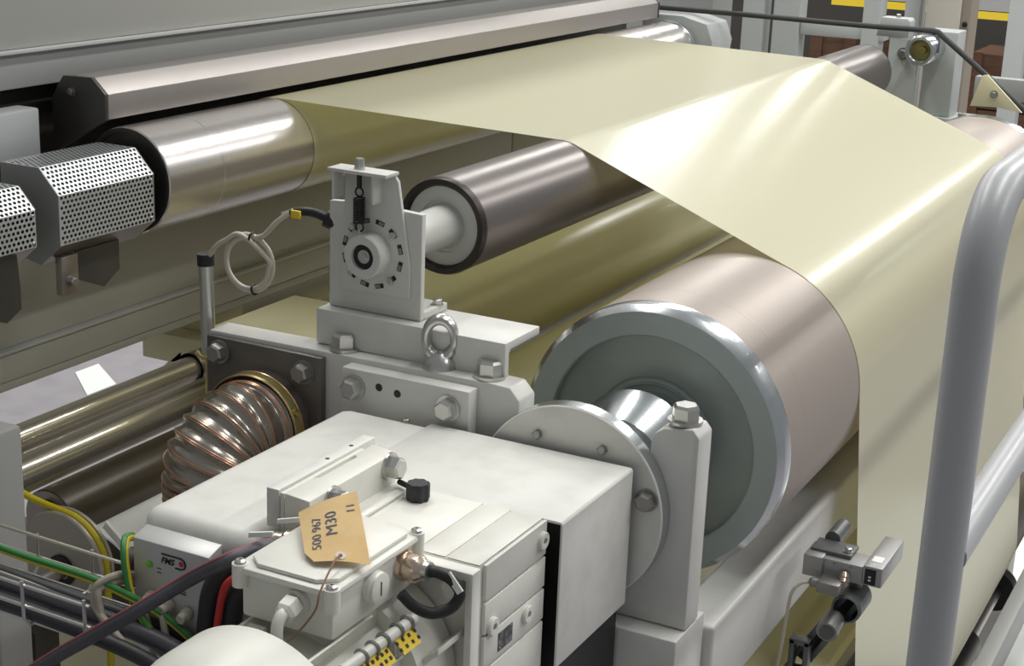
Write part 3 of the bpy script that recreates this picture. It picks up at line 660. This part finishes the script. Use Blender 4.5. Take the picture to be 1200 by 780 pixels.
for i in range(1, NR):
    t_ = i/NR; p_ = dp(t_); dr_ = dp(min(1, t_+.01))-dp(t_-.01)
    MB().torus(p_, dr_, DR*1.034, .0011, 56, 6).build('copper_ring', 'copper', d)
    MB().torus(p_+dr_.normalized()*.0028, dr_, DR*1.024, .0008, 56, 6).build('copper_ring', 'copper', d)
MB().lathe((-1.275, 1.748, .962), (0, -1, 0), [(0, .0745), (.034, .0745), (.036, .072)], 72).build('collar', 'duct_steel', d)
MB().lathe((-1.275, 1.727, .962), (0, -1, 0), [(0, .0765), (.001, .0772), (.020, .0772), (.021, .0765)], 72).build('clamp_band', 'clamp_brass', d)
for yy in (1.725, 1.708): MB().torus((-1.275, yy, .962), (0, 1, 0), .0772, .0011, 64, 6).build('band_wire', 'copper', d)
MB().lathe((-1.275+.0772*math.cos(.45), 1.717, .962+.0772*math.sin(.45)), (math.cos(.45), 0, math.sin(.45)), [(-.002, .006), (.003, .006), (.003, .0035), (.001, .0035), (.001, 0)], 16).build('clamp_screw', 'clamp_brass', d)

# ================================================================== LEFT LOWER: column, pulley, tray, cables
tag(MB().box(-1.62, -1.458, 1.40, 1.46, FZ, 1.006).build('support_column', 'hood_grey', None, .006), 'grey square column at the lower left picture edge', 'column')
pu = thing('belt_pulley', (-1.56, 1.62, .655), 'large plain metal pulley disc with yellow belt in the lower left', 'pulley')
PX, PY, PZ, PR = -1.540, 1.60, .731, .080
MB().lathe((PX, PY, PZ), (0, 1, 0), [(0, 0), (0, PR-.002), (.002, PR), (.006, PR), (.008, PR-.006), (.020, PR-.006), (.022, PR), (.027, PR), (.027, 0)], 80).build('disc', 'pulley_face', pu)
MB().lathe((PX+.005, PY, PZ-.008), (0, -1, 0), [(0, .024), (.004, .024), (.004, .015), (0, .015)], 32).build('hub_seal', 'black', pu)
MB().cyl((PX+.005, PY, PZ-.008), (PX+.005, PY-.09, PZ-.008), .0115, 20).build('shaft', 'chrome', pu)
bl = [(PX-.20, PY+.014, PZ+.118), (PX-.10, PY+.014, PZ+.094), (PX-.05, PY+.014, PZ+.083)] + [(PX+(PR-.003)*math.cos(math.radians(q)), PY+.014, PZ+(PR-.003)*math.sin(math.radians(q))) for q in range(84, -1, -12)] + [(PX+.078, PY+.014, PZ-.05), (PX+.080, PY+.012, PZ-.16), (PX+.085, PY, PZ-.25)]
tag(MB().tube(bl, .0055, 10).build('yellow_belt', 'yellow'), 'yellow round belt running over the pulley disc', 'belt')
# orange tipped clip lying on the white roller
oc = thing('marker_clip', (-1.450, 1.62, .77), 'small white clip with orange tip beside the whitish roller', 'clip')
MB().obox((-1.450, 1.62, .790), (.018, 0, -.014), (0, .003, 0), (.003, 0, .0055)).build('clip_body', 'white', oc, .001)
MB().obox((-1.430, 1.615, .781), (.004, 0, -.003), (0, .003, 0), (.0015, 0, .004)).build('clip_tip', 'orange', oc, .001)
# plates low left
tag(MB().box(-2.1, -1.50, 1.95, 1.99, FZ, .56).build('side_cabinet', 'cream', None, .004), 'cream machine side panel low behind the cable tray', 'panel')
tag(MB().box(-1.612, -1.535, 1.54, 1.59, FZ, .648).build('floor_pedestal', 'dark_steel', None, .004), 'dark grey frame foot below the pulley disc', 'frame')
tag(MB().box(-1.34, -1.12, 1.62, 1.66, FZ, .72).build('switch_cabinet', 'cream', None, .004), 'cream panel behind the hanging cables under the duct', 'panel')
tag(MB().box(-1.650, -1.30, 2.09, 2.345, .930, .950).build('cross_plate', 'cream', None, .004), 'cream flat cross plate behind the beam below the cable coil', 'plate')
br_ = thing('corner_brace', (-2.06, 2.52, .62), 'cream angled brace between hood and upper idler roller', 'brace')
MB().prism([(-2.19, .60), (-2.04, .735), (-2.04, .71), (-2.15, .60)], 'y', 2.50, 2.56).build('strut', 'cream', br_, .003)
MB().box(-2.145, -1.90, 2.50, 2.56, .70, .765).build('cross_bar', 'cream', br_, .003)
MB().box(-2.0, -1.92, 2.45, 2.55, .8005, .864).build('hanger', 'cream', br_, .002)
MB().box(-2.02, -1.90, 2.40, 3.2, .766, .80).build('long_bar', 'cream', br_, .003)
tag(MB().prism([(-4.4705, 4.79), (-4.4696, 4.93), (-4.235, 4.77), (-4.235, 4.60)], 'z', FZ, FZ+.004).build('floor_patch', 'floor_white'), 'bright white patch on the floor under the hood', 'marking')  # thin white patch laid flat on the floor
# cable tray
ty = thing('cable_tray', (-1.25, 1.24, .89), 'zinc wire basket cable tray at the lower left', 'cable tray')
XA, XB = -1.60, -1.118
for y_, z_ in ((1.315, .9415), (1.315, .915), (1.305, .895), (1.26, .892), (1.215, .897), (1.205, .9205), (1.205, .9455)):
    MB().tube([(XA, y_, z_+.004), (XB+(.085 if y_ < 1.2 else 0), y_, z_-.004)], .0022, 8, 0).build('tray_wire', 'bolt', ty)
for xx in (-1.56, -1.47, -1.385, -1.30, -1.215, -1.125):
    MB().tube([(xx, 1.317, .943), (xx, 1.316, .902), (xx, 1.307, .893), (xx, 1.213, .891), (xx, 1.204, .902), (xx, 1.203, .949)], .0021, 8, 0).build('cross_wire', 'bolt', ty)
CB = [('tray_cable', 'cable_black', .0085, [(-1.6, 1.275, .915), (-1.35, 1.272, .908), (-1.2, 1.27, .903), (-1.05, 1.275, .895), (-.95, 1.28, .87)], 'black cable lying at the back of the cable tray'),
      ('tray_cable', 'cable_grey', .0108, [(-1.6, 1.244, .920), (-1.35, 1.244, .914), (-1.2, 1.245, .908), (-1.05, 1.248, .896), (-.95, 1.25, .86)], 'thickest grey cable along the middle of the cable tray'),
      ('tray_cable', 'cable_black', .0090, [(-1.6, 1.218, .912), (-1.35, 1.218, .908), (-1.2, 1.218, .903), (-1.06, 1.222, .888), (-.97, 1.228, .85)], 'black cable along the near side of the cable tray'),
      ('tray_cable', 'cable_dun', .0030, [(-1.6, 1.25, .923), (-1.35, 1.25, .921), (-1.22, 1.25, .915), (-1.1, 1.248, .90), (-1.02, 1.24, .87)], 'thin beige cable lying on the thick tray cable')]
for nm, mm, rr, pts, lab in CB: tag(MB().tube(pts, rr, 12).build(nm, mm), lab, 'cable', 'cables in the tray')
def gy_cable(pts, lab, rr=.0046):
    t_ = thing('earth_cable', pts[0], lab, 'cable', 'green and yellow earth cables')
    MB().tube(pts, rr, 12).build('yellow_sheath', 'yellow', t_)
    MB().tube([Vector(p)+Vector((-.0004, -.0012, .0024)) for p in pts], rr*.82, 10).build('green_stripe', 'green', t_)
gy_cable([(-1.6, 1.27, .972), (-1.42, 1.262, .960), (-1.293, 1.252, .950), (-1.165, 1.25, .9475), (-1.11, 1.252, .940), (-1.06, 1.262, .920), (-1.0, 1.27, .88)], 'green and yellow earth cable lying along the cable tray')
gy_cable([(-1.136, 1.300, .985), (-1.134, 1.285, .988), (-1.124, 1.270, .980), (-1.116, 1.263, .960), (-1.104, 1.258, .932), (-1.078, 1.252, .908), (-1.055, 1.248, .885), (-1.03, 1.245, .84)], 'green and yellow earth cable looping down beside the amplifier box')
b1 = thing('looped_cable', (-1.18, 1.25, .90), 'pair of beige cables bent in a hook out of the black grommet', 'cable')
for k_ in range(2):
    MB().tube([(-1.118, 1.290, .946-.008*k_), (-1.125, 1.262, .956-.008*k_), (-1.138, 1.245, .950-.007*k_), (-1.144+.006*k_, 1.24, .936), (-1.140+.006*k_, 1.238, .922), (-1.122, 1.234, .910-.003*k_), (-1.07, 1.226, .88)], .0044, 10).build('cable', 'cable_dun', b1)
tag(MB().lathe((-1.118, 1.315, .945), (-1, -.5, 0), [(0, 0), (0, .023), (.030, .023), (.033, .019), (.033, .014), (.02, .014), (.02, 0)], 32).build('cable_grommet', 'rubber'), 'round black grommet left of the amplifier box', 'grommet')

# ================================================================== RIGHT LOWER
bm_ = thing('long_beam', (-.653, 3.0, .652), 'long grey box beam running back beneath the big roller', 'beam')
MB().box(-.686, -.620, 1.832, 4.3, .652, .777).build('box_section', 'paint', bm_, .006, 3)
MB().box(-.71, -.60, 4.2, 4.3, FZ, .65).build('leg', 'paint', bm_, .004)
MB().box(-.70, -.634, 1.832, 1.90, FZ, .65).build('leg', 'paint', bm_, .004)
tag(MB().box(-.66, -.605, 1.95, 4.2, .445, .470).build('lower_rail', 'cream', None, .003), 'narrow cream rail below the long box beam', 'rail')
roller('lower_drum', (-.80, .36, .125), 2.2, 4.1, 'shaded_film_wrap', 'film covered drum in shaded olive low behind the fork sensor', endm='cream')
# fork sensor
fs_ = thing('fork_sensor', (-.53, 2.12, .74), 'grey fork shaped edge sensor standing at the film edge', 'sensor')
MB().box(-.582, -.498, 2.105, 2.150, .7585, .787).build('body', 'sensor_alu', fs_, .0015)
MB().box(-.584, -.556, 2.098, 2.153, .757, .7895).build('end_block', 'sensor_alu', fs_, .0015)
arm_ = MB().box(-.498, -.470, 2.105, 2.225, .760, .790).build('fork_arm', 'sensor_alu', fs_, .001)
MB().box(-.4945, -.4785, 2.104, 2.105, .7625, .786).build('label_plate', 'black', arm_)
for zz in (.768, .773): MB().box(-.489, -.485, 2.1036, 2.104, zz, zz+.0025).build('print_mark', 'white', arm_)
MB().box(-.492, -.477, 2.125, 2.145, .790, .7906).build('white_sticker', 'white', arm_)
MB().box(-.580, -.520, 2.118, 2.160, .787, .7935).build('clamp_bar', 'gunmetal', fs_, .001)
bolt(fs_, (-.528, 2.13, .7935), (0, 0, 1), .010)
MB().tube([(-.560, 2.16, .795), (-.560, 2.215, .795)], .0115, 16, 0).build('stub_rod', 'gunmetal', fs_)
for xx in (-.540, -.515): screw(fs_, (xx, 2.105, .783), (0, -1, 0), .002)
pl_ = MB().obox((-.537, 2.080, .757), (.017, 0, 0), (0, .012, 0), (0, 0, .009)).build('elbow_plug', 'bolt_dull', fs_, .003)
MB().lathe((-.523, 2.104, .768), (.2, -1, -.4), [(0, .0085), (.010, .0085), (.010, .007), (.018, .007), (.018, 0)], 20).build('plug_nut', 'brass', pl_)
MB().lathe((-.553, 2.080, .757), (-1, 0, .1), [(0, .0075), (.010, .007), (.014, .004), (.014, 0)], 18).build('strain_relief', 'bolt_dull', pl_)
tag(MB().tube([(-.566, 2.08, .757), (-.578, 2.075, .753), (-.588, 2.07, .738), (-.592, 2.068, .70), (-.596, 2.066, .64), (-.605, 2.06, .55), (-.612, 2.06, .45)], .0026, 8).build('sensor_lead', 'cable_beige'), 'thin beige lead drooping from the fork sensor plug', 'cable')
am = thing('slotted_bracket', (-.555, 2.12, .55), 'dark slotted clamp arm carrying the fork sensor', 'bracket')
MB().cyl((-.513, 2.125, .758), (-.513, 2.135, .742), .010, 20).build('neck', 'gunmetal', am)
MB().lathe((-.513, 2.09, .722), (0, 1, 0), [(0, .018), (.004, .022), (.06, .022), (.064, .018), (.064, 0)], 28).build('clamp_head', 'gunmetal', am)
MB().cyl((-.528, 2.055, .698), (-.528, 2.09, .704), .0155, 28).build('clamp_screw', 'bolt_dull', am)
MB().cyl((-.528, 2.052, .698), (-.528, 2.056, .698), .0105, 24).build('screw_end', 'gunmetal', am)
ad = Vector((-.062, 0, -.105)).normalized(); an = Vector((ad.z, 0, -ad.x))
for s_ in (-1, 1): MB().obox(Vector((-.548, 2.125, .665))+an*.0105*s_, ad*.070, (0, .010, 0), an*.0045).build('slotted_bar', 'gunmetal', am, .001)
MB().obox((-.548, 2.134, .665), ad*.069, (0, .002, 0), an*.012).build('bar_web', 'dark_steel', am)
for s_ in (-1, 1): MB().box(-.577+.011*s_-.004, -.577+.011*s_+.004, 2.095, 2.113, .560, .652).build('upright', 'gunmetal', am, .001)
MB().box(-.592, -.562, 2.095, 2.113, .645, .654).build('upright_bridge', 'gunmetal', am, .001)
MB().box(-.598, -.556, 2.098, 2.116, FZ, .605).build('base_block', 'gunmetal', am, .001)
bolt(am, (-.577, 2.097, .595), (0, -1, 0), .012)

# handrail
hr = thing('handrail', (-.236, 1.272, FZ), 'thick grey tubular handrail close to the right edge', 'handrail')
HXr, HYr = -.236, 1.272
HP = [(HXr, HYr, FZ), (HXr, HYr, 1.40)] + [(HXr, HYr+.075*(1-math.cos(math.radians(q))), 1.425+.075*math.sin(math.radians(q))) for q in range(0, 91, 9)] + [(HXr, HYr+.2, 1.50), (HXr, 4.0, 1.50)]
MB().tube(HP, .0187, 28, 0).build('post_and_top_rail', 'rail_paint', hr, ang=60)
MB().tube([(HXr+.004, HYr, 1.196), (HXr+.004, 4.0, 1.196)], .0165, 24, 0).build('mid_rail', 'rail_paint', hr, ang=60)
# behind the film, lower right corner
tag(MB().box(-.505, -.468, 2.7, 4.4, .03, .115).build('slanting_channel', 'hood_grey', None, .004), 'grey channel bar at the lower right corner', 'beam')
tag(MB().cyl((-.515, 4.5, FZ), (-.515, 4.5, .10), .05, 40).build('film_core', 'shaded_film_wrap'), 'olive upright roll at the right picture edge', 'roll')
lr = thing('rail_roller', (-.592, 3.4, -.08), 'dark roller end with steel shaft low at right behind the film', 'roller')
MB().cyl((-.592, 3.93, -.03), (-.592, 3.97, -.03), .055, 40).build('cap', 'black', lr)
MB().cyl((-.592, 3.6, -.03), (-.592, 3.93, -.03), .022, 24).build('shaft', 'steel', lr)
MB().cyl((-.592, 2.6, -.03), (-.592, 3.6, -.03), .040, 32).build('sleeve', 'dark_steel', lr)
tag(MB().box(-.9, .3, 4.15, 5.6, FZ, FZ+.03).build('platform', 'floor_white', None, .004), 'pale floor platform at the lower right corner', 'platform')

# ================================================================== BACKGROUND
bh = thing('bearing_housing', (-1.69, 4.33, 1.17), 'white faceted bearing housing on the far end of the polished roller', 'bearing housing')
MB().prism([(-1.80, 1.13), (-1.60, 1.13), (-1.585, 1.25), (-1.605, 1.30), (-1.68, 1.318), (-1.80, 1.318)], 'y', 4.26, 4.42).build('case', 'frame_grey', bh, .003)
MB().lathe((R1[0], 4.225, R1[1]), (0, 1, 0), [(0, .088), (.002, .0905), (.02, .0905), (.022, .088)], 48).build('ring', 'aluminium', bh)
def fpost(x0, x1, y0, y1, lab, m_='frame_grey', z1=2.6, nm='frame_post', grp='machine frame posts behind the film'):
    return tag(MB().box(x0, x1, y0, y1, FZ, z1).build(nm, m_, None, .004), lab, 'post', grp)
fpost(-1.765, -1.695, 5.0, 5.08, 'slim pale post nearest the white bearing housing')
fpost(-1.662, -1.575, 5.0, 5.08, 'pale post joined to the left end of the cross rail')
fpost(-1.372, -1.318, 5.0, 5.08, 'pale post at the right end of the cross rail')
fpost(-1.305, -1.255, 5.25, 5.33, 'slim pale post just behind the far sensor clamp')
cp = thing('cream_post', (-1.16, 5.26, FZ), 'widest cream post behind the idler pulley', 'post', 'machine frame posts behind the film')
MB().box(-1.225, -1.115, 5.2, 5.32, FZ, 2.6).build('post', 'frame_cream', cp, .003)
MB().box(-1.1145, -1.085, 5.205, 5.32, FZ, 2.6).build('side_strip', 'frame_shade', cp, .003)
bolt(cp, (-1.10, 5.205, 1.27), (0, -1, 0), .012, 'black')
tag(MB().box(-1.574, -1.30, 5.01, 5.07, 1.216, 1.262).build('cross_rail', 'frame_grey', None, .004), 'pale horizontal rail between the frame posts', 'rail')
tag(MB().box(-2.3, -1.98, 5.3, 5.5, FZ, 2.6).build('grey_cabinet', 'hood_grey', None, .004), 'plain grey cabinet side behind the guard rail end', 'cabinet')
# far stand of the dark roller
fsd = thing('far_stand', (-1.09, 4.34, 1.0), 'pale bearing stand at the far end of the dark roller', 'bearing stand')
MB().box(-1.108, -1.028, 4.330, 4.342, .777, 1.300).build('plate', 'frame_grey', fsd, .001)
MB().prism([(-1.150, 1.301), (-1.062, 1.301), (-1.062, 1.345), (-1.068, 1.352), (-1.140, 1.352)], 'y', 4.343, 4.40).build('clamp_hood', 'frame_grey', fsd, .002)
bolt(fsd, (-1.068, 4.330, 1.262), (0, -1, 0), .022, 'bolt_dull')
bolt(fsd, (-1.10, 4.37, 1.352), (0, 0, 1), .012)
ip = thing('idler_pulley', (-1.002, 4.27, 1.243), 'hollow shiny steel idler with the black belt passing over it', 'pulley')
MB().lathe((-1.002, 4.23, 1.283), (0, 1, 0), [(.05, .026), (.004, .026), (0, .029), (0, .036), (.008, .040), (.12, .040), (.125, .037), (.125, 0)], 48).build('shell', 'aluminium', ip)
MB().lathe((-1.002, 4.28, 1.283), (0, -1, 0), [(0, .026), (0, .01), (.02, .009), (.02, 0)], 24).build('core', 'clamp_brass', ip)
ib = thing('idler_bracket', (-.96, 4.42, 1.1), 'pale block bracket behind the hollow idler with bolted base plates', 'bracket')
MB().box(-1.02, -.935, 4.362, 4.46, 1.10, 1.325).build('block', 'frame_grey', ib, .003)
MB().box(-1.06, -.87, 4.34, 4.48, 1.06, 1.078).build('base_plate', 'frame_grey', ib, .002)
MB().box(-1.06, -.87, 4.34, 4.48, 1.081, 1.0995).build('base_plate', 'frame_grey', ib, .002)
MB().box(-1.0, -.95, 4.36, 4.44, FZ, 1.059).build('pillar', 'frame_grey', ib, .002)
bolt(ib, (-1.045, 4.36, 1.0995), (0, 0, 1), .022); bolt(ib, (-.90, 4.36, 1.0995), (0, 0, 1), .022)
tag(MB().box(-.93, -.4, 4.62, 4.66, 1.125, 1.185).build('flat_bar', 'hood_grey', None, .002), 'grey flat bar behind the cream triangle plate', 'bar')
tr_ = thing('triangle_plate', (-.80, 4.24, 1.14), 'cream triangular plate over the far end of the big roller', 'plate')
MB().prism([(-.858, 1.155), (-.835, 1.235), (-.822, 1.238), (-.725, 1.150), (-.79, 1.158)], 'y', 4.235, 4.245).build('plate', 'cream', tr_, .001)
bolt(tr_, (-.80, 4.235, 1.19), (0, -1, 0), .014, 'bolt_dull')
tag(MB().tube([(-1.79, 4.34, 1.328), (-1.5, 4.34, 1.328), (-1.2, 4.33, 1.3265), (-1.03, 4.325, 1.3285), (-.985, 4.325, 1.327), (-.96, 4.325, 1.311), (-.80, 4.32, 1.195), (-.60, 4.31, 1.05), (-.45, 4.3, .95)], .0075, 10, 4).build('black_belt', 'belt_dark'), 'black round belt stretched above the film to the idler', 'belt')
# far hall
tag(MB().box(-7.5, 3.5, 11.5, 12.2, FZ, 3.2).build('dark_machine', 'hall_dark', None, .01), 'dark machine front closing off the hall behind the posts', 'machine')
for i, (x0, x1, z0, lab) in enumerate(((-2.95, -2.25, .885, 'left yellow rail far back in the hall'), (-2.10, -1.70, .870, 'right yellow rail far back in the hall'))):
    yr = thing('yellow_rail', (x0, 10, z0), lab, 'rail', 'yellow rails far back')
    MB().box(x0, x1, 10, 10.1, z0, z0+.045).build('yellow_edge', 'yellow_label', yr)
    MB().box(x0, x1, 10.0, 10.1, z0+.05, z0+.13).build('upper_edge', 'hood_grey', yr)
def crate(x0, x1, y0, y1, z1, lab):
    c_ = thing('wooden_crate', ((x0+x1)/2, (y0+y1)/2, FZ), lab, 'crate', 'wooden crates in the hall')
    n_ = max(2, round((z1-FZ)/.16))
    for k_ in range(n_):
        MB().box(x0, x1, y0, y0+.02, FZ+(z1-FZ)*k_/n_, FZ+(z1-FZ)*(k_+1)/n_-.012).build('plank', 'wood', c_)
    for xx in (x0, (x0+x1)/2-.04, x1-.08): MB().box(xx, xx+.08, y0-.02, y0-.001, FZ, z1).build('batten', 'wood', c_)
    MB().box(x0, x1, y0+.021, y1, FZ, z1-.01).build('core', 'wood', c_)
crate(-2.12, -1.2, 10.3, 10.9, .64, 'large dark wooden crate right of the cream post')
crate(-2.42, -2.16, 10.2, 10.8, .58, 'narrow wooden crate left of the large crate')
crate(-3.15, -2.62, 10.3, 10.9, .67, 'small wooden crate seen under the pale cross rail')
tag(MB().box(-1.49, -1.40, 8.0, 8.1, FZ, 2.5).build('rack_post', 'frame_grey', None, .004), 'grey rack post at the top right corner', 'post')
tag(MB().box(-1.68, -.6, 8.12, 8.2, 1.135, 1.19).build('rack_beam', 'frame_grey', None, .004), 'grey rack beam along the top right edge', 'beam')
hl = thing('hall_lantern', (-3.14, 9.5, FZ), 'small round whitish lamp in the dark hall', 'lamp')
MB().lathe((-3.06, 9.5, .86), (0, 0, 1), [(0, 0), (0, .05), (.04, .07), (.09, .05), (.10, 0)], 20).build('globe', 'white', hl)
MB().cyl((-3.06, 9.5, FZ), (-3.06, 9.5, .86), .02, 10).build('stand', 'hall_dark', hl)
